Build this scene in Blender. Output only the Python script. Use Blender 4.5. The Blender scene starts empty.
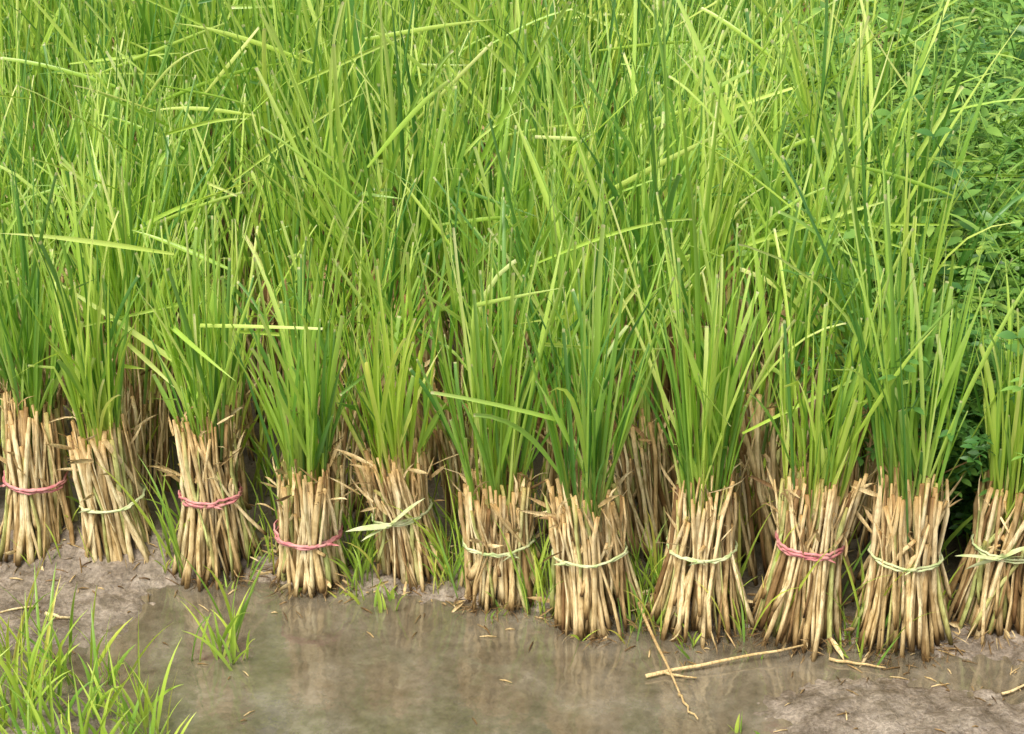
import bpy, math, random
from mathutils import Vector, Matrix, noise
R = random.Random(7)
scene = bpy.context.scene

# ------------------------------------------------------------------ helpers
class MB:
    """mesh builder with a per-vertex data colour (rnd, t, tip)"""
    def __init__(s): s.v=[]; s.f=[]; s.c=[]; s.m=[]
    def add(s, vs, fs, cs, mat=0):
        b=len(s.v); s.v+=vs; s.c+=cs
        for f in fs: s.f.append(tuple(i+b for i in f)); s.m.append(mat)
    def mesh(s, name, mats, smooth=True):
        me=bpy.data.meshes.new(name); me.from_pydata([tuple(v) for v in s.v],[],s.f)
        for m in mats: me.materials.append(m)
        me.polygons.foreach_set("material_index", s.m)
        me.polygons.foreach_set("use_smooth",[smooth]*len(s.f))
        a=me.color_attributes.new("dat",'FLOAT_COLOR','POINT')
        flat=[]
        for c in s.c: flat+=[c[0],c[1],c[2],1.0]
        a.data.foreach_set("color",flat)
        me.update(); return me

def obj(name, me, parent=None, loc=None):
    o=bpy.data.objects.new(name, me); scene.collection.objects.link(o)
    if parent: o.parent=parent
    if loc: o.location=loc
    return o
def empty(name, loc=(0,0,0)):
    o=bpy.data.objects.new(name,None); o.empty_display_size=.05; o.location=loc
    scene.collection.objects.link(o); return o
def smooth(a,b,x):
    t=max(0,min(1,(x-a)/(b-a))); return t*t*(3-2*t)

def ribbon(mb, r, p, d, L, w, bend_dir, bend, rnd, cut, mat=0, n=8, t0=0., t1=1., gravity=0.0, kink=None, fold=.28, basew=.5):
    """curved V-folded blade"""
    d=Vector(d).normalized(); p=Vector(p)
    face=Vector((r.gauss(0,1),r.gauss(0,1),0)).normalized()
    tw=r.uniform(-.9,.9)
    ts=[i/n for i in range(n)]+[.975,1.0]
    if not cut: ts=ts[:-2]+[1.0]
    vs=[];fs=[];cs=[]
    prev=0
    for k,t in enumerate(ts):
        step=(t-prev)*L; prev=t
        if k:
            p=p+d*step
            dd=bend_dir*(bend*(t**1.3)*step/L*2.2)+Vector((0,0,-gravity*t*step/L*2))
            d=(d+dd)
            if kink and k==kink[0]: d=d+kink[1]
            d.normalize()
        side=d.cross(face)
        if side.length<1e-4: side=d.cross(Vector((1,0,0)))
        side.normalize()
        side=Matrix.Rotation(tw*t,3,d)@side
        nor=side.cross(d)
        if cut: prof=basew+(1-basew)*min(1,t/.35); prof*= 1-.3*max(0,t-.6)/.4
        else: prof=(basew+(1-basew)*min(1,t/.3))*(1-max(0,(t-.4)/.6)**1.8)
        hw=w*.5*max(prof,.03)
        off=nor*hw*fold*2
        vs+= [p-side*hw, p-off, p+side*hw]
        tip=1. if (cut and k==len(ts)-1) else 0.
        tt=t0+(t1-t0)*t
        cs+= [(rnd,tt,tip)]*3
        if k:
            a=(k-1)*3;b=k*3
            fs+= [(a,a+1,b+1,b),(a+1,a+2,b+2,b+1)]
    mb.add(vs,fs,cs,mat)

def tube(mb, pts, rads, rnd, sides=6, mat=0, flat=1.0, cap=True, tvals=None):
    vs=[];fs=[];cs=[];n=len(pts)
    ax=Vector((R.gauss(0,1),R.gauss(0,1),.1)).normalized()
    for k,(p,ra) in enumerate(zip(pts,rads)):
        d=(pts[min(k+1,n-1)]-pts[max(k-1,0)]).normalized()
        s=d.cross(ax).normalized(); q=d.cross(s)
        for j in range(sides):
            a=2*math.pi*j/sides
            vs.append(p+s*math.cos(a)*ra+q*math.sin(a)*ra*flat)
            cs.append((rnd, tvals[k] if tvals else k/(n-1),0.))
        if k:
            for j in range(sides):
                a=(k-1)*sides; b=k*sides; j2=(j+1)%sides
                fs.append((a+j,a+j2,b+j2,b+j))
    if cap:
        fs.append(tuple(range(sides))[::-1]); fs.append(tuple((n-1)*sides+j for j in range(sides)))
    mb.add(vs,fs,cs,mat)

# ------------------------------------------------------------------ materials
def newmat(name):
    m=bpy.data.materials.new(name); m.use_nodes=True
    nt=m.node_tree; nt.nodes.clear()
    out=nt.nodes.new('ShaderNodeOutputMaterial')
    return m,nt,out
def N(nt,t,**k):
    n=nt.nodes.new(t)
    for a,b in k.items(): setattr(n,a,b)
    return n
def ramp(nt,stops,fac):
    n=N(nt,'ShaderNodeValToRGB'); e=n.color_ramp.elements
    while len(e)<len(stops): e.new(.5)
    for i,(p,c) in enumerate(stops): e[i].position=p; e[i].color=(*c,1)
    nt.links.new(fac,n.inputs[0]); return n.outputs[0]
def mix(nt,fac,a,b,mode='MIX'):
    n=N(nt,'ShaderNodeMix',data_type='RGBA',blend_type=mode)
    for i,v in ((0,fac),(6,a),(7,b)):
        if isinstance(v,(int,float)): n.inputs[i].default_value=v
        elif isinstance(v,tuple): n.inputs[i].default_value=(*v,1)
        else: nt.links.new(v,n.inputs[i])
    return n.outputs[2]
def math_(nt,op,a,b=0.,c=0.):
    n=N(nt,'ShaderNodeMath',operation=op)
    for i,v in enumerate((a,b,c)):
        if isinstance(v,(int,float)): n.inputs[i].default_value=v
        else: nt.links.new(v,n.inputs[i])
    return n.outputs[0]
def noise_(nt,scale,detail=3,vec=None,rough=.55):
    n=N(nt,'ShaderNodeTexNoise'); n.inputs['Scale'].default_value=scale; n.inputs['Detail'].default_value=detail
    n.inputs['Roughness'].default_value=rough
    if vec is not None: nt.links.new(vec,n.inputs['Vector'])
    return n.outputs['Fac']

def leaf_mat(name, along, across, tipc, transl=.35, rough=.38):
    m,nt,out=newmat(name)
    at=N(nt,'ShaderNodeAttribute',attribute_name='dat')
    sp=N(nt,'ShaderNodeSeparateColor'); nt.links.new(at.outputs['Color'],sp.inputs[0])
    oi=N(nt,'ShaderNodeObjectInfo')
    c=ramp(nt,along,sp.outputs[1])
    v=ramp(nt,across,sp.outputs[0])
    c=mix(nt,1.,c,v,'MULTIPLY')
    c=mix(nt,1.,c,ramp(nt,[(0,(.82,.88,.85)),(1,(1.2,1.08,1.0))],oi.outputs['Random']),'MULTIPLY')
    tf=ramp(nt,[(.25,(0,0,0)),(.6,(1,1,1))],sp.outputs[2])
    c=mix(nt,tf,c,tipc)
    p=N(nt,'ShaderNodeBsdfPrincipled'); nt.links.new(c,p.inputs['Base Color'])
    p.inputs['Roughness'].default_value=rough; p.inputs['Specular IOR Level'].default_value=.55
    tr=N(nt,'ShaderNodeBsdfTranslucent')
    nt.links.new(mix(nt,1.,c,(1.15,1.12,.6),'MULTIPLY'),tr.inputs[0])
    ms=N(nt,'ShaderNodeMixShader'); ms.inputs[0].default_value=transl
    nt.links.new(p.outputs[0],ms.inputs[1]); nt.links.new(tr.outputs[0],ms.inputs[2])
    nt.links.new(ms.outputs[0],out.inputs[0]); return m

LEAF=leaf_mat('rice_leaf',
  [(0,(.54,.58,.17)),(.12,(.47,.61,.12)),(.4,(.42,.64,.08)),(.8,(.49,.70,.12)),(1,(.60,.77,.20))],
  [(0,(.22,.40,.5)),(.2,(.48,.64,.68)),(.48,(.92,.98,1)),(.78,(1.2,1.12,1.4)),(.90,(1.42,1.2,2.1)),(.97,(1.6,1.22,2.8)),(1,(1.55,1.02,2.4))],
  (.70,.70,.36),.40,.36)
WEED=leaf_mat('weed_leaf',
  [(0,(.14,.31,.06)),(1,(.24,.47,.09))],
  [(0,(.4,.55,.65)),(.5,(1,1,1)),(.9,(1.6,1.3,1.3)),(1,(2.0,1.4,1.5))],(.1,.2,.05),.35,.42)
GRASS=leaf_mat('grass_blade',
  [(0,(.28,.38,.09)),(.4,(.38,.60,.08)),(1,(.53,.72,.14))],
  [(0,(.42,.6,.6)),(.5,(1,1,1)),(.93,(1.25,1.1,1.1)),(1,(1.5,1.,1.5))],(.5,.45,.2),.42)

def straw_mat():
    m,nt,out=newmat('dry_straw')
    at=N(nt,'ShaderNodeAttribute',attribute_name='dat')
    sp=N(nt,'ShaderNodeSeparateColor'); nt.links.new(at.outputs['Color'],sp.inputs[0])
    tc=N(nt,'ShaderNodeTexCoord')
    mp=N(nt,'ShaderNodeMapping'); mp.inputs['Scale'].default_value=(1,1,.07); nt.links.new(tc.outputs['Object'],mp.inputs[0])
    c=ramp(nt,[(0,(.24,.145,.06)),(.10,(.46,.32,.15)),(.3,(.68,.53,.27)),(.6,(.82,.67,.38)),(.86,(.90,.79,.50)),(.91,(.62,.63,.26)),(1,(.46,.54,.2))],sp.outputs[0])
    f=noise_(nt,480,3,mp.outputs[0],.7)
    c=mix(nt,1.,c,ramp(nt,[(.3,(.5,.43,.34)),(.5,(.95,.93,.9)),(.7,(1.15,1.15,1.15))],f),'MULTIPLY')
    g=noise_(nt,55,3,tc.outputs['Object'])
    c=mix(nt,1.,c,ramp(nt,[(.3,(.62,.56,.44)),(.55,(1,1,1))],g),'MULTIPLY')
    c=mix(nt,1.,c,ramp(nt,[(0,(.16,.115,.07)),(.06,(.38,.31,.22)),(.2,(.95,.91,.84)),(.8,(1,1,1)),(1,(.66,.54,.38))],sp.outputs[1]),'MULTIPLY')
    p=N(nt,'ShaderNodeBsdfPrincipled'); nt.links.new(c,p.inputs['Base Color'])
    p.inputs['Roughness'].default_value=.6; p.inputs['Specular IOR Level'].default_value=.3
    b=N(nt,'ShaderNodeBump'); b.inputs['Strength'].default_value=.5; b.inputs['Distance'].default_value=.0012
    nt.links.new(f,b.inputs['Height']); nt.links.new(b.outputs[0],p.inputs['Normal'])
    nt.links.new(p.outputs[0],out.inputs[0]); return m
STRAW=straw_mat()
def tie_mat(name,a,b2):
    m,nt,out=newmat(name); tc=N(nt,'ShaderNodeTexCoord')
    f=noise_(nt,90,3,tc.outputs['Object'])
    c=mix(nt,ramp(nt,[(.35,(0,0,0)),(.65,(1,1,1))],f),a,b2)
    p=N(nt,'ShaderNodeBsdfPrincipled'); nt.links.new(c,p.inputs['Base Color']); p.inputs['Roughness'].default_value=.6
    nt.links.new(p.outputs[0],out.inputs[0]); return m
PINK=tie_mat('pink_twine',(.52,.15,.16),(.64,.32,.28))
PALE=tie_mat('pale_green_strip',(.42,.52,.20),(.62,.62,.36))

# ------------------------------------------------------------------ bundle
def straw_part(mb,r,h,rb,rt,rtop,zt,n,sides=6,roots=True):
    for i in range(n):
        u=math.sqrt(r.uniform(.15,1)); th=r.uniform(0,2*math.pi)
        rad=r.uniform(.0019,.0038)*(1.3 if r.random()<.15 else 1)
        cross=2.4 if r.random()<.2 else 1
        thb=th+r.gauss(0,.22)*cross; tht=th+r.gauss(0,.24)*cross
        ub=u*r.uniform(.76,1.2); ut=u*r.uniform(.8,1.14)
        zb=r.uniform(-.012,.012)
        if r.random()<.15: zb=r.uniform(.01,.06)
        ztop=h*r.choice([r.uniform(.6,.9),r.uniform(.85,1.06),r.uniform(.9,1.03)])
        B=Vector((math.cos(thb)*rb*ub,math.sin(thb)*rb*ub,zb))
        T=Vector((math.cos(th)*rt*u,math.sin(th)*rt*u,zt))
        k=(ztop-zt)/(h-zt)
        P=Vector((math.cos(tht)*(rt+(rtop-rt)*k)*ut,math.sin(tht)*(rt+(rtop-rt)*k)*ut,ztop))
        M1=B.lerp(T,.5)+Vector((r.gauss(0,.0022),r.gauss(0,.0022),0))-Vector((T.x,T.y,0))*.05
        M2=T.lerp(P,.55)+Vector((r.gauss(0,.002),r.gauss(0,.002),0))
        pts=[B,B.lerp(M1,.3),M1,T,M2,P]
        f=r.uniform(.7,1.4)
        rr=[rad*f*.8,rad*1.1,rad*1.05,rad*.85,rad*.95,rad*.85*r.uniform(.5,1.2)]
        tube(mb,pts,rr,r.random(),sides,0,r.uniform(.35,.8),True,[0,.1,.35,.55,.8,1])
    for i in range(46 if roots else 24):
        th=r.uniform(0,2*math.pi); o=Vector((math.cos(th),math.sin(th),0))
        if r.random()<.7:
            z=h*r.uniform(.55,1.0); p=o*rtop*r.uniform(.6,1.0)+Vector((0,0,z))
            d=o*r.uniform(.0,.6)+Vector((r.gauss(0,.3),r.gauss(0,.3),r.uniform(.2,1))); L=r.uniform(.02,.06)
        else:
            z=r.uniform(.0,.02); p=o*rb*r.uniform(.9,1.05)+Vector((0,0,z+.01))
            d=o*r.uniform(.5,1)+Vector((0,0,r.uniform(-.4,.25))); L=r.uniform(.01,.035)
        ribbon(mb,r,p,d,L,r.uniform(.0015,.006),Vector((r.gauss(0,1),r.gauss(0,1),-.3)),r.uniform(0,1.3),r.uniform(0,.7),False,0,4,.3,.95)
    if roots: # matted fine roots at the foot
        for i in range(170):
            th=r.uniform(0,2*math.pi); o=Vector((math.cos(th),math.sin(th),0))
            p=o*rb*r.uniform(.75,1.08)+Vector((0,0,r.uniform(.0,.014)))
            d=o*r.uniform(.0,1)+Vector((r.gauss(0,.5),r.gauss(0,.5),r.uniform(-1,.4)))
            ribbon(mb,r,p,d,r.uniform(.008,.026),.0013,Vector((r.gauss(0,1),r.gauss(0,1),-.3)),r.uniform(0,1.5),r.uniform(0,.5),False,0,3,.0,.12)

def leaf_part(mb,r,h,rtop,top,n,mat=0,spread=.16,lean=Vector((0,0,0)),seg=7,wildp=.1):
    for i in range(n):
        u=math.sqrt(r.random())*.95; th=r.uniform(0,2*math.pi)
        o=Vector((math.cos(th),math.sin(th),0))
        p=o*rtop*u*.8+Vector((0,0,h*r.uniform(.6,.85)))
        jd=Vector((r.gauss(0,.07),r.gauss(0,.06),0))
        d=(Vector((0,0,1))+o*u*spread+jd+lean).normalized()
        L=(top-h*.7)*r.choice([r.uniform(.35,.75),r.uniform(.6,1.0),r.uniform(.85,1.12)])
        rnd=r.random(); cut=r.random()<.5
        w=r.uniform(.0030,.0052)
        bd=(o*.6+Vector((r.gauss(0,.7),r.gauss(0,.7),0)))
        ribbon(mb,r,p,d,L,w,bd,abs(r.gauss(0,.13)),rnd*.96,cut,mat,seg,0,1,0,None,.35,.8)
        for q in range(r.choice([1,1,2])):
            f=r.uniform(.12,.5); pp=p+d*L*f*.9
            od=Vector((r.gauss(0,1),r.gauss(0,1),0)).normalized()
            dd=(d+od*r.uniform(.04,.40)).normalized()
            LL=L*(1-f)*r.uniform(.65,1.25)
            cc=r.random()<.45
            wild=r.random()
            b=abs(r.gauss(0,.25)) if wild<1-wildp else r.uniform(.4,1.6)
            kk=None
            if r.random()<.07: kk=(r.choice([3,4,5]),od*r.uniform(.6,1.6)+Vector((0,0,-r.uniform(.3,1.4))))
            rn=rnd+r.gauss(0,.2); rn=-rn if rn<0 else rn; rn=1.9-rn if rn>.95 else rn
            ribbon(mb,r,pp,dd,LL,r.uniform(.0034,.0070),od,b,rn,cc,mat,seg,f,1,.35 if wild>1-wildp else .0,kk)

def tie_part(mb,r,rt,zt,bow,wide):
    for lp in range(3 if wide else 2):
        n=44; zo=zt+(lp-1)*(.0030 if wide else .0014); ph=r.uniform(0,6.28); ti=r.uniform(.02,.08)*rt
        vs=[];fs=[];cs=[]; hw=.0017 if wide else .0013
        jit=[r.gauss(0,.0007) for _ in range(n)]
        for i in range(n):
            a=2*math.pi*i/n; rr=rt+.0012+.0012*math.sin(5*a+ph)+jit[i]
            z=zo+ti*math.sin(a+ph)+r.gauss(0,.0005)
            o=Vector((math.cos(a),math.sin(a),0))
            for q,(dr,dz) in enumerate(((-.001,hw),(.0008,hw*.5),(.0010,-hw*.4),(-.001,-hw))):
                vs.append(o*(rr+dr+.0004*lp)+Vector((0,0,z+dz))); cs.append((.5,.5,0))
            b=i*4; c=((i+1)%n)*4
            for q in range(3): fs.append((b+q,c+q,c+q+1,b+q+1))
        mb.add(vs,fs,cs,0)
    a=-math.pi/2+r.uniform(-.9,.9); o=Vector((math.cos(a),math.sin(a),0)); k=o*(rt+.003)+Vector((0,0,zt))
    tube(mb,[k+Vector((-.005,0,-.001)),k+Vector((-.002,-.001,.001)),k+Vector((.002,-.001,.001)),k+Vector((.005,0,0))],[.0010,.0022,.0020,.0010],.5,7)
    for sgn in (-1,1):
        L=r.uniform(.008,.016) if not bow else r.uniform(.045,.07)
        d=Vector((sgn*1.,-.35,r.uniform(-.5,.3) if not bow else (.9 if sgn>0 else .3)))
        ribbon(mb,r,k,d,L,.007 if bow else .0025,Vector((0,0,-1)),.25,.5,False,0,5,.5,.5,.0,None,.2,.8)
        if bow: ribbon(mb,r,k,d+Vector((0,0,-.45)),L*.7,.006,Vector((0,0,-1)),.3,.5,False,0,5,.5,.5,.0,None,.2,.8)

# x, y, h, rb, rt, rtop, tie frac, colour, bow, leanx, total top
FRONT=[
 (-.588,.110,.214,.052,.036,.033,.50,'P',0,.04,.50),
 (-.482,.100,.190,.048,.038,.041,.47,'G',0,-.08,.47),
 (-.359,.077,.208,.054,.035,.037,.50,'P',0,-.05,.44),
 (-.247,.053,.162,.047,.038,.041,.42,'P',0,.02,.42),
 (-.118,.062,.178,.044,.035,.044,.53,'G',1,-.16,.41),
 (-.014,.016,.158,.053,.040,.045,.50,'G',0,-.03,.46),
 (.0995,-.040,.175,.054,.041,.043,.56,'G',0,-.10,.46),
 (.217,-.046,.190,.062,.038,.036,.54,'G',0,.02,.51),
 (.332,-.068,.206,.054,.037,.047,.58,'P',0,.07,.42),
 (.447,-.082,.212,.061,.039,.043,.54,'G',0,.00,.52),
 (.560,-.050,.192,.052,.038,.042,.58,'G',1,.07,.42),
 (-.700,.125,.20,.048,.036,.038,.5,'G',0,.02,.48),
 (-.815,.140,.19,.048,.036,.038,.5,'P',0,-.03,.46),
 (-.93,.16,.20,.048,.036,.038,.5,'G',0,.03,.47),
 (.675,-.10,.20,.050,.037,.042,.55,'G',0,-.03,.44),
 (.79,-.12,.20,.050,.037,.042,.55,'P',0,.03,.44),
]
for i,(x,y,h,rb,rt,rtop,tf,col,bow,lean,top) in enumerate(FRONT):
    r=random.Random(100+i)
    e=empty('rice_seedling_bundle',(x,y,0.0))
    e.rotation_euler=(r.uniform(-.04,.04),lean,0)
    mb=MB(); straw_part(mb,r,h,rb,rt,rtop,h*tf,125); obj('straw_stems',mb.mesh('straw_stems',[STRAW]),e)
    mb=MB(); leaf_part(mb,r,h,rtop*.8,top,36,0,.15,Vector((-lean*.6,0,0)),7,.08); obj('leaves',mb.mesh('leaves',[LEAF]),e)
    mb=MB(); tie_part(mb,r,rt,h*tf,bow,col=='P'); obj('tie_band',mb.mesh('tie_band',[PINK if col=='P' else PALE]),e)

# ------------------------------------------------------------------ field of bundles behind
variants=[]
for k in range(12):
    r=random.Random(500+k)
    mb=MB(); h=r.uniform(.18,.28)
    straw_part(mb,r,h,.047,.037,.042,h*.5,34,5,False)
    top=r.uniform(.40,.58)
    leaf_part(mb,r,h,.043,top,25,1,.30,Vector((r.gauss(0,.12),r.gauss(0,.05),0)),6,.17)
    variants.append(mb.mesh('seedling_clump',[STRAW,LEAF]))
field=empty('rice_seedling_field')
def weedline(y): return .60-.04*min(y,1)+.02*math.sin(y*7)+max(0,y-.8)*.26
yy=-.045; row=0
cnt=0
while yy<3.2:
    yy+= .125 if yy<1.6 else .16
    xm=1.0+.42*yy
    x=-xm+R.uniform(0,.1)
    while x<xm:
        x+=R.uniform(.09,.15) if yy<1.6 else R.uniform(.12,.17)
        px=x+R.gauss(0,.015); py=yy+.075+R.gauss(0,.018)-.2*min(max(x,-1),1)*max(0,1-yy/1.2)
        if px>weedline(py)-.08: continue
        o=obj('seedling_clump',R.choice(variants),field,(px,py,.008))
        o.rotation_euler=(R.gauss(0,.07),R.gauss(.02,.12),R.uniform(0,6.28))
        s=R.uniform(.80,1.14)*(1+.07*math.sin(px*4+py*3))
        if yy<.1: s*=.92
        o.scale=(s,s,s); cnt+=1

# stray long leaves lying across the tops
mb=MB(); r=random.Random(42)
def stray(a,b,w,rnd,sag=.0):
    a=Vector(a);b=Vector(b);d=b-a;L=d.length
    ribbon(mb,r,a,d.normalized()+Vector((0,0,sag)),L,w,Vector((0,0,-1)),sag,rnd,False,0,8,.4,1,0,None,.25,.8)
for a,b,w,k in [((.275,.125,.408),(.461,.19,.428),.006,.8),((.129,.30,.415),(.284,.33,.475),.008,.9),
    ((-.369,.084,.255),(-.555,.121,.362),.007,.9),((-.206,.243,.363),(-.345,.28,.467),.009,.91),
    ((.258,-.05,.25),(.426,-.02,.311),.007,.7),((-.322,.10,.308),(-.19,.085,.292),.005,.8),
    ((.076,.165,.352),(-.012,.24,.55),.008,.75),((-.46,.10,.30),(-.40,.08,.24),.006,.92),
    ((.05,.5,.45),(-.05,.45,.56),.007,.8),((-.2,.6,.52),(-.02,.62,.53),.006,.8)]:
    stray(a,b,w,k,.10)
for i in range(330):
    y=r.uniform(.1,2.4); x=r.uniform(-.5-.5*y,min(.55,.5+.4*y)); a=r.choice([r.gauss(0,.5),r.gauss(3.14,.5)])
    L=r.uniform(.1,.26); z=r.uniform(.33,.50)
    d=Vector((math.cos(a),math.sin(a)*.6,r.uniform(-.1,1.6)))
    ribbon(mb,r,(x,y,z),d,L,r.uniform(.0035,.0065),Vector((r.gauss(0,.5),0,-1)),r.uniform(0,.5),r.uniform(.4,.97),r.random()<.4,0,8,.3,1)
obj('loose_rice_leaves',mb.mesh('loose_rice_leaves',[LEAF]))

# ------------------------------------------------------------------ weeds on the right
def leafblade(mb,r,p,d,L,W,rnd):
    d=d.normalized(); up=Vector((r.gauss(0,.45),r.gauss(0,.45),1)); s=d.cross(up).normalized(); n=s.cross(d)
    vs=[];cs=[];fs=[];prof=[.08,.75,1,.72,.05]
    for k,w in enumerate(prof):
        t=k/4; c=p+d*L*t+Vector((0,0,-1))*L*.22*t*t
        vs+=[c-s*W*.5*w+n*W*.12*w,c,c+s*W*.5*w+n*W*.12*w]; cs+=[(rnd,t,0)]*3
        if k:
            a=(k-1)*3;b=k*3; fs+=[(a,a+1,b+1,b),(a+1,a+2,b+2,b+1)]
    mb.add(vs,fs,cs,0)
def weed(kind,seed):
    r=random.Random(seed); mb=MB(); base=r.uniform(.1,.85)
    for s in range(r.randint(6,9)):
        H=r.uniform(.22,.48); a=r.uniform(0,6.28); d=Vector((math.cos(a)*.4,math.sin(a)*.4,1)).normalized()
        p0=Vector((r.gauss(0,.03),r.gauss(0,.03),0)); n=10
        pts=[p0+d*H*(k/n)+Vector((math.cos(a),math.sin(a),-.3))*.06*(k/n)**2 for k in range(n+1)]
        tube(mb,pts,[.0020-.0013*k/n for k in range(n+1)],base,5)
        for k in range(2,n+1):
            for sd in range(2):
                b=k*1.3+sd*math.pi+r.gauss(0,.4); od=Vector((math.cos(b),math.sin(b),r.uniform(.0,.8)))
                if kind==0:
                    leafblade(mb,r,pts[k],od,r.uniform(.018,.036),r.uniform(.009,.017),min(1,max(0,base+r.gauss(0,.2))))
                elif kind==1:
                    rl=r.uniform(.045,.08); od.normalize(); rn=min(1,max(0,base+.1+r.gauss(0,.15)))
                    q=[pts[k]+od*rl*t/4+Vector((0,0,-.02*(t/4)**2)) for t in range(5)]
                    tube(mb,q,[.0008]*5,rn,4)
                    sv=od.cross(Vector((0,0,1))).normalized()
                    for t in range(1,5):
                        for g in (-1,1): leafblade(mb,r,q[t],sv*g+od*.5,r.uniform(.012,.020),r.uniform(.005,.008),rn)
                    leafblade(mb,r,q[4],od,.02,.008,rn)
                else:
                    leafblade(mb,r,pts[k],od,r.uniform(.06,.12),r.uniform(.004,.007),min(1,max(0,base+r.gauss(0,.2))))
    return mb.mesh('weed_plant',[WEED])
WV=[weed([0,1,2,0,1,0,1,0,2][k],900+k) for k in range(9)]
weeds=empty('weed_patch')
for i in range(360):
    y=R.uniform(.10,3.0) if i>110 else R.uniform(.08,1.0)
    x=weedline(y)+(abs(R.gauss(0,.35)) if i>110 else R.uniform(-.03,.2))
    if x>2.0: continue
    o=obj('weed_plant',R.choice(WV),weeds,(x,y,.01)); s=R.uniform(.65,1.2)
    o.scale=(s,s,s); o.rotation_euler=(R.gauss(0,.15),R.gauss(0,.15),R.uniform(0,6.28))
for x,y in [(.42,1.25),(.50,.95)]:
    o=obj('weed_plant',WV[R.choice([1,4])],weeds,(x,y,.06)); o.scale=(1.1,1.1,1.2); o.rotation_euler=(0,0,R.uniform(0,6))

# ------------------------------------------------------------------ ground
def hgt(x,y):
    rowy=-.03-.2*max(-1,min(1,x))
    h=-.022
    h+=.032*smooth(-.04,.05,y-rowy)
    h+=.0285*smooth(.08,.36,x+.25*(y+.2))*smooth(-.07,-.20,y+.06*x)
    h+=.029*smooth(-.33,-.50,x)*smooth(-.22,-.06,y)
    h+=.034*smooth(-.36,-.46,x+.3*(y+.3))*smooth(-.14,-.24,y)
    h+=.09*smooth(-.5,-.9,y)
    h+=.05*smooth(2.,2.8,abs(x))
    near=smooth(6,2,math.hypot(x,y))
    rowm=math.exp(-((y-rowy+.01)/.05)**2)
    h+=near*(.006*noise.noise(Vector((x*6,y*6,1)))+.0045*noise.noise(Vector((x*21,y*21,3)))+(.0032+.003*rowm)*noise.noise(Vector((x*70,y*70,5)))+.0015*noise.noise(Vector((x*150,y*150,7))))
    h+=.010*rowm*max(0,noise.noise(Vector((x*34,y*34,9))))
    return h
def axis(lo,hi,st,far):
    a=[]; v=lo
    while v<hi: a.append(v); v+=st
    a.append(hi); s=st; L=[];v=lo
    while v>-far: s*=1.35; v-=s; L.append(v)
    Rr=[];v=hi;s=st
    while v<far: s*=1.35; v+=s; Rr.append(v)
    return L[::-1]+a+Rr
xs=axis(-.85,.85,.0045,300); ys=axis(-.45,.25,.0045,300)
nv=len(xs); V=[(x,y,hgt(x,y)) for y in ys for x in xs]
F=[(j*nv+i,j*nv+i+1,(j+1)*nv+i+1,(j+1)*nv+i) for j in range(len(ys)-1) for i in range(nv-1)]
me=bpy.data.meshes.new('mud_ground'); me.from_pydata(V,[],F); me.polygons.foreach_set("use_smooth",[True]*len(F))
m,nt,out=newmat('wet_mud')
geo=N(nt,'ShaderNodeNewGeometry'); sx=N(nt,'ShaderNodeSeparateXYZ'); nt.links.new(geo.outputs['Position'],sx.inputs[0])
n1=noise_(nt,14,5,geo.outputs['Position'],.6); n2=noise_(nt,190,5,geo.outputs['Position'],.75); n3=noise_(nt,45,4,geo.outputs['Position'],.6)
c=ramp(nt,[(.3,(.17,.13,.09)),(.5,(.29,.235,.175)),(.7,(.40,.335,.26))],n1)
c=mix(nt,1.,c,ramp(nt,[(.3,(.38,.34,.3)),(.5,(.92,.92,.92)),(.68,(1.45,1.45,1.45))],n2),'MULTIPLY')
c=mix(nt,1.,c,ramp(nt,[(.35,(.62,.6,.54)),(.6,(1.1,1.1,1.1))],n3),'MULTIPLY')
dist=N(nt,'ShaderNodeVectorMath',operation='LENGTH'); nt.links.new(geo.outputs['Position'],dist.inputs[0])
far=N(nt,'ShaderNodeMapRange'); far.inputs[1].default_value=3.2; far.inputs[2].default_value=5; nt.links.new(dist.outputs['Value'],far.inputs[0])
c=mix(nt,far.outputs[0],c,(.08,.15,.03))
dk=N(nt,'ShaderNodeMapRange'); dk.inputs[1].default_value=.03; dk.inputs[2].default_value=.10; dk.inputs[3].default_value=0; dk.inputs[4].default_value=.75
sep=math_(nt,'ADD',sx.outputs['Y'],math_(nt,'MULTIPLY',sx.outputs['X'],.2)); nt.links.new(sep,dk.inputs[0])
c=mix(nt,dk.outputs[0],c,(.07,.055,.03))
p=N(nt,'ShaderNodeBsdfPrincipled'); nt.links.new(c,p.inputs['Base Color'])
wet=N(nt,'ShaderNodeMapRange'); wet.inputs[1].default_value=0; wet.inputs[2].default_value=.018; wet.inputs[3].default_value=.16; wet.inputs[4].default_value=.45
nt.links.new(sx.outputs['Z'],wet.inputs[0]); nt.links.new(wet.outputs[0],p.inputs['Roughness'])
p.inputs['Specular IOR Level'].default_value=.7
b=N(nt,'ShaderNodeBump'); b.inputs['Strength'].default_value=.8; b.inputs['Distance'].default_value=.005
nt.links.new(n2,b.inputs['Height']); nt.links.new(b.outputs[0],p.inputs['Normal'])
nt.links.new(p.outputs[0],out.inputs[0]); me.materials.append(m); obj('mud_ground',me)

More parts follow.
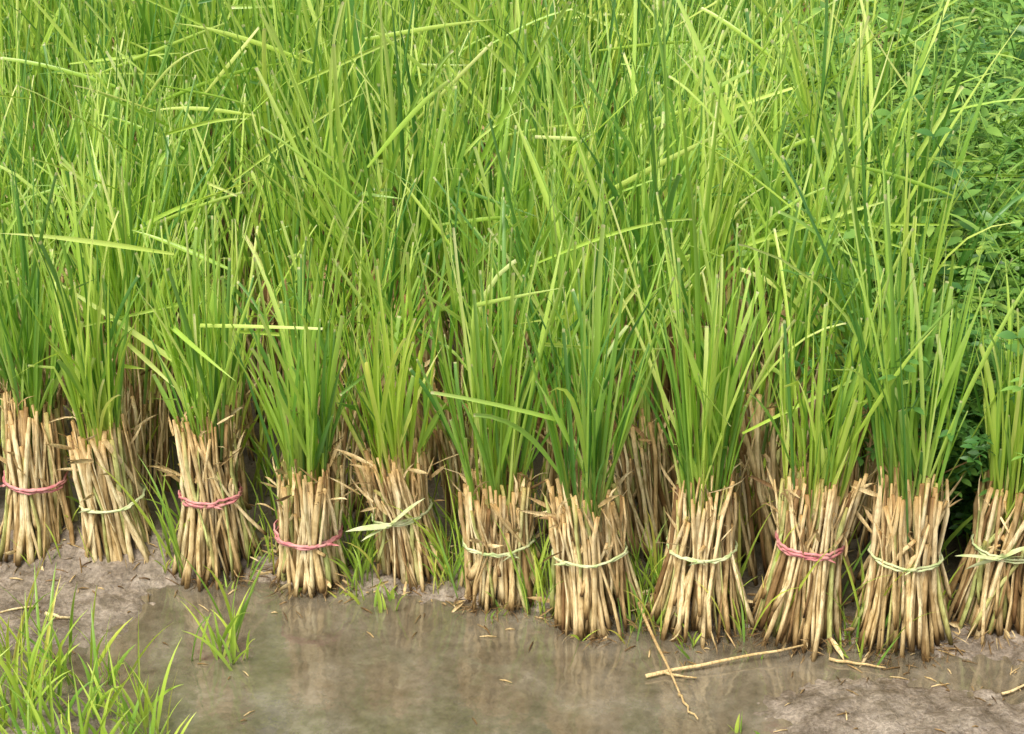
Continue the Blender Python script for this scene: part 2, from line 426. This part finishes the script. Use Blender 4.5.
# water
me=bpy.data.meshes.new('water'); me.from_pydata([(-2.9,-.95,0),(2.9,-.95,0),(2.9,.45,0),(-2.9,.45,0)],[],[(0,1,2,3)])
m,nt,out=newmat('muddy_water')
geo=N(nt,'ShaderNodeNewGeometry')
nA=noise_(nt,9,2,geo.outputs['Position']); nB=noise_(nt,60,2,geo.outputs['Position'])
ht=math_(nt,'ADD',math_(nt,'MULTIPLY',nA,1.),math_(nt,'MULTIPLY',nB,.12))
b=N(nt,'ShaderNodeBump'); b.inputs['Strength'].default_value=.3; b.inputs['Distance'].default_value=.009; nt.links.new(ht,b.inputs['Height'])
mc=ramp(nt,[(.3,(.145,.118,.075)),(.5,(.225,.19,.13)),(.7,(.34,.295,.22))],noise_(nt,12,5,geo.outputs['Position']))
mc=mix(nt,1.,mc,ramp(nt,[(.35,(.72,.72,.69)),(.65,(1.18,1.18,1.18))],noise_(nt,75,5,geo.outputs['Position'],.7)),'MULTIPLY')
murk=N(nt,'ShaderNodeBsdfDiffuse'); nt.links.new(mc,murk.inputs[0])
trn=N(nt,'ShaderNodeBsdfTransparent'); trn.inputs[0].default_value=(.86,.8,.68,1)
ms=N(nt,'ShaderNodeMixShader'); ms.inputs[0].default_value=.68; nt.links.new(trn.outputs[0],ms.inputs[1]); nt.links.new(murk.outputs[0],ms.inputs[2])
gl=N(nt,'ShaderNodeBsdfGlossy'); gl.inputs['Roughness'].default_value=.085; nt.links.new(b.outputs[0],gl.inputs['Normal'])
fr=N(nt,'ShaderNodeFresnel'); fr.inputs[0].default_value=1.6; nt.links.new(b.outputs[0],fr.inputs['Normal'])
ms2=N(nt,'ShaderNodeMixShader'); nt.links.new(math_(nt,'MULTIPLY',fr.outputs[0],2.6),ms2.inputs[0]); nt.links.new(ms.outputs[0],ms2.inputs[1]); nt.links.new(gl.outputs[0],ms2.inputs[2])
nt.links.new(ms2.outputs[0],out.inputs[0]); me.materials.append(m); obj('water',me)

# ------------------------------------------------------------------ grass
mb=MB(); r=random.Random(77)
def tuft(x,y,n,H,sp,w=.004,rad=.012,fold=.25):
    z=max(hgt(x,y),-.004)-.003
    for i in range(n):
        a=r.uniform(0,6.28); o=Vector((math.cos(a),math.sin(a),0))
        d=Vector((0,0,1))+o*r.uniform(.05,sp)
        L=H*r.uniform(.45,1.1)
        ribbon(mb,r,(x+r.gauss(0,rad),y+r.gauss(0,rad),z),d,L,w*r.uniform(.6,1.3),o,r.uniform(.1,1.0),r.random(),False,0,7,0,1,r.uniform(0,.4),None,fold)
for i in range(165):
    x=r.uniform(-.85,-.34); y=r.uniform(-.48,-.15)
    edge=-.41-.35*(y+.27)
    if x>edge+r.gauss(0,.02) : continue
    if y>-.2 and r.random()<.5: continue
    tuft(x,y,r.randint(4,7),r.uniform(.06,.15),.6,.0044,.012)
for x,y,n,H in [(-.335,-.12,9,.13),(-.325,-.10,7,.15),(-.318,-.13,6,.1),(-.47,-.18,9,.13),(-.52,-.15,9,.14),(-.40,-.25,8,.12),(-.44,-.17,6,.10),(-.57,-.13,8,.13),(-.37,-.29,9,.10),(.245,-.265,5,.035),(-.145,-.01,8,.045),(-.18,.005,6,.05)]:
    tuft(x,y,n,H,.7,.0046,.01)
gaps=[(FRONT[i][0]+FRONT[i+1][0])/2 for i in range(10)]
for i,gx in enumerate(gaps):
    gy=(FRONT[i][1]+FRONT[i+1][1])/2
    k=[4,4,5,11,11,8,13,6,5,5][i]
    for q in range(k):
        tuft(gx+r.gauss(0,.014),gy+r.uniform(-.03,.06),r.randint(4,6),r.uniform(.06,.18),.5,.0030,.008)
for i in range(10):
    f=FRONT[i]
    for q in range(2): tuft(f[0]+r.gauss(0,.04),f[1]-f[3]-r.uniform(-.012,.004),r.randint(2,4),r.uniform(.025,.07),.9,.0024,.006)
for q in range(240):
    x=r.uniform(-1.2,.6); y=r.uniform(.12,.75)-.2*x
    tuft(x,y,6,r.uniform(.1,.25),.5,.004,.015)
for q in range(200):
    x=r.uniform(-2.2,2.2); y=r.uniform(-1.7,-.8)
    tuft(x,y,7,r.uniform(.06,.14),.6,.005,.03)
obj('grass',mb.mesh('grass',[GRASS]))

# ------------------------------------------------------------------ fallen straw
def stalk(a,b,rad,rnd):
    mb=MB(); a=Vector(a);b=Vector(b); pts=[]
    for k in range(7):
        p=a.lerp(b,k/6); p+=Vector((R.gauss(0,.0012),R.gauss(0,.0012),0)); p.z=max(hgt(p.x,p.y),0)*.6+.003+rad*.7+a.z*(1-k/6)+b.z*k/6; pts.append(p)
    tube(mb,pts,[rad*(1-.5*k/6) for k in range(7)],rnd,7,0,.7,True,[.2]*7)
    obj('straw_stalk',mb.mesh('straw_stalk',[STRAW]))
stalk((.15,-.165,0),(.335,-.115,.008),.0024,.4)
stalk((.148,-.06,.03),(.185,-.20,0),.0022,.2)
stalk((.185,-.20,.0),(.20,-.25,0),.0020,.25)
stalk((.17,-.16,0),(.205,-.17,0),.002,.4)
stalk((-.56,-.02,0),(-.62,-.05,0),.002,.8); stalk((-.55,-.04,0),(-.52,-.05,0),.003,.85)
stalk((.54,-.20,0),(.60,-.17,0),.0024,.7); stalk((.36,-.13,0),(.42,-.15,0),.002,.3)
mb=MB(); r=random.Random(5)
for i in range(480):
    x=r.uniform(-.7,.75); y=-.05-.2*x+r.uniform(-.05,.05) if r.random()<.7 else r.uniform(-.3,0)
    g=hgt(x,y)
    if g<-.006 and r.random()<.75: continue
    a=r.uniform(0,6.28); L=r.uniform(.004,.022)
    p=Vector((x,y,max(g,0)+.0012)); q=p+Vector((math.cos(a)*L,math.sin(a)*L,0)); q.z=max(hgt(q.x,q.y),0)+.0015
    tube(mb,[p,p.lerp(q,.5)+Vector((0,0,.001)),q],[.0008,.0011,.0006],r.uniform(0,.5),5,0,.5,True,[r.choice([.05,.08,.3])]*3)
obj('straw_litter',mb.mesh('straw_litter',[STRAW]))

# ------------------------------------------------------------------ light, sky, camera
el,rot=math.radians(60),math.radians(212)
w=bpy.data.worlds.new("World"); scene.world=w; w.use_nodes=True; nt=w.node_tree
bg=nt.nodes['Background']; sky=nt.nodes.new('ShaderNodeTexSky'); sky.sky_type='NISHITA'; sky.sun_disc=False
sky.sun_elevation=el; sky.sun_rotation=rot; sky.air_density=1.0; sky.dust_density=5.0; sky.ozone_density=.6
nt.links.new(sky.outputs[0],bg.inputs[0]); bg.inputs[1].default_value=.15
sd=bpy.data.lights.new('sun','SUN'); sd.energy=4.2; sd.angle=math.radians(28); sd.color=(1,.98,.92)
so=bpy.data.objects.new('sun',sd); scene.collection.objects.link(so)
dv=Vector((math.sin(rot)*math.cos(el),math.cos(rot)*math.cos(el),math.sin(el)))
so.rotation_euler=dv.to_track_quat('Z','Y').to_euler(); so.location=dv*10
cam=bpy.data.cameras.new('camera'); cam.lens=70; cam.sensor_width=36; cam.clip_end=1000; cam.clip_start=.05
co=bpy.data.objects.new('camera',cam); scene.collection.objects.link(co)
co.location=(0,-2.04,1.26); co.rotation_euler=(math.radians(65),0,0); scene.camera=co
scene.view_settings.view_transform='Standard'; scene.view_settings.look='None'; scene.view_settings.exposure=0
print('field',cnt)
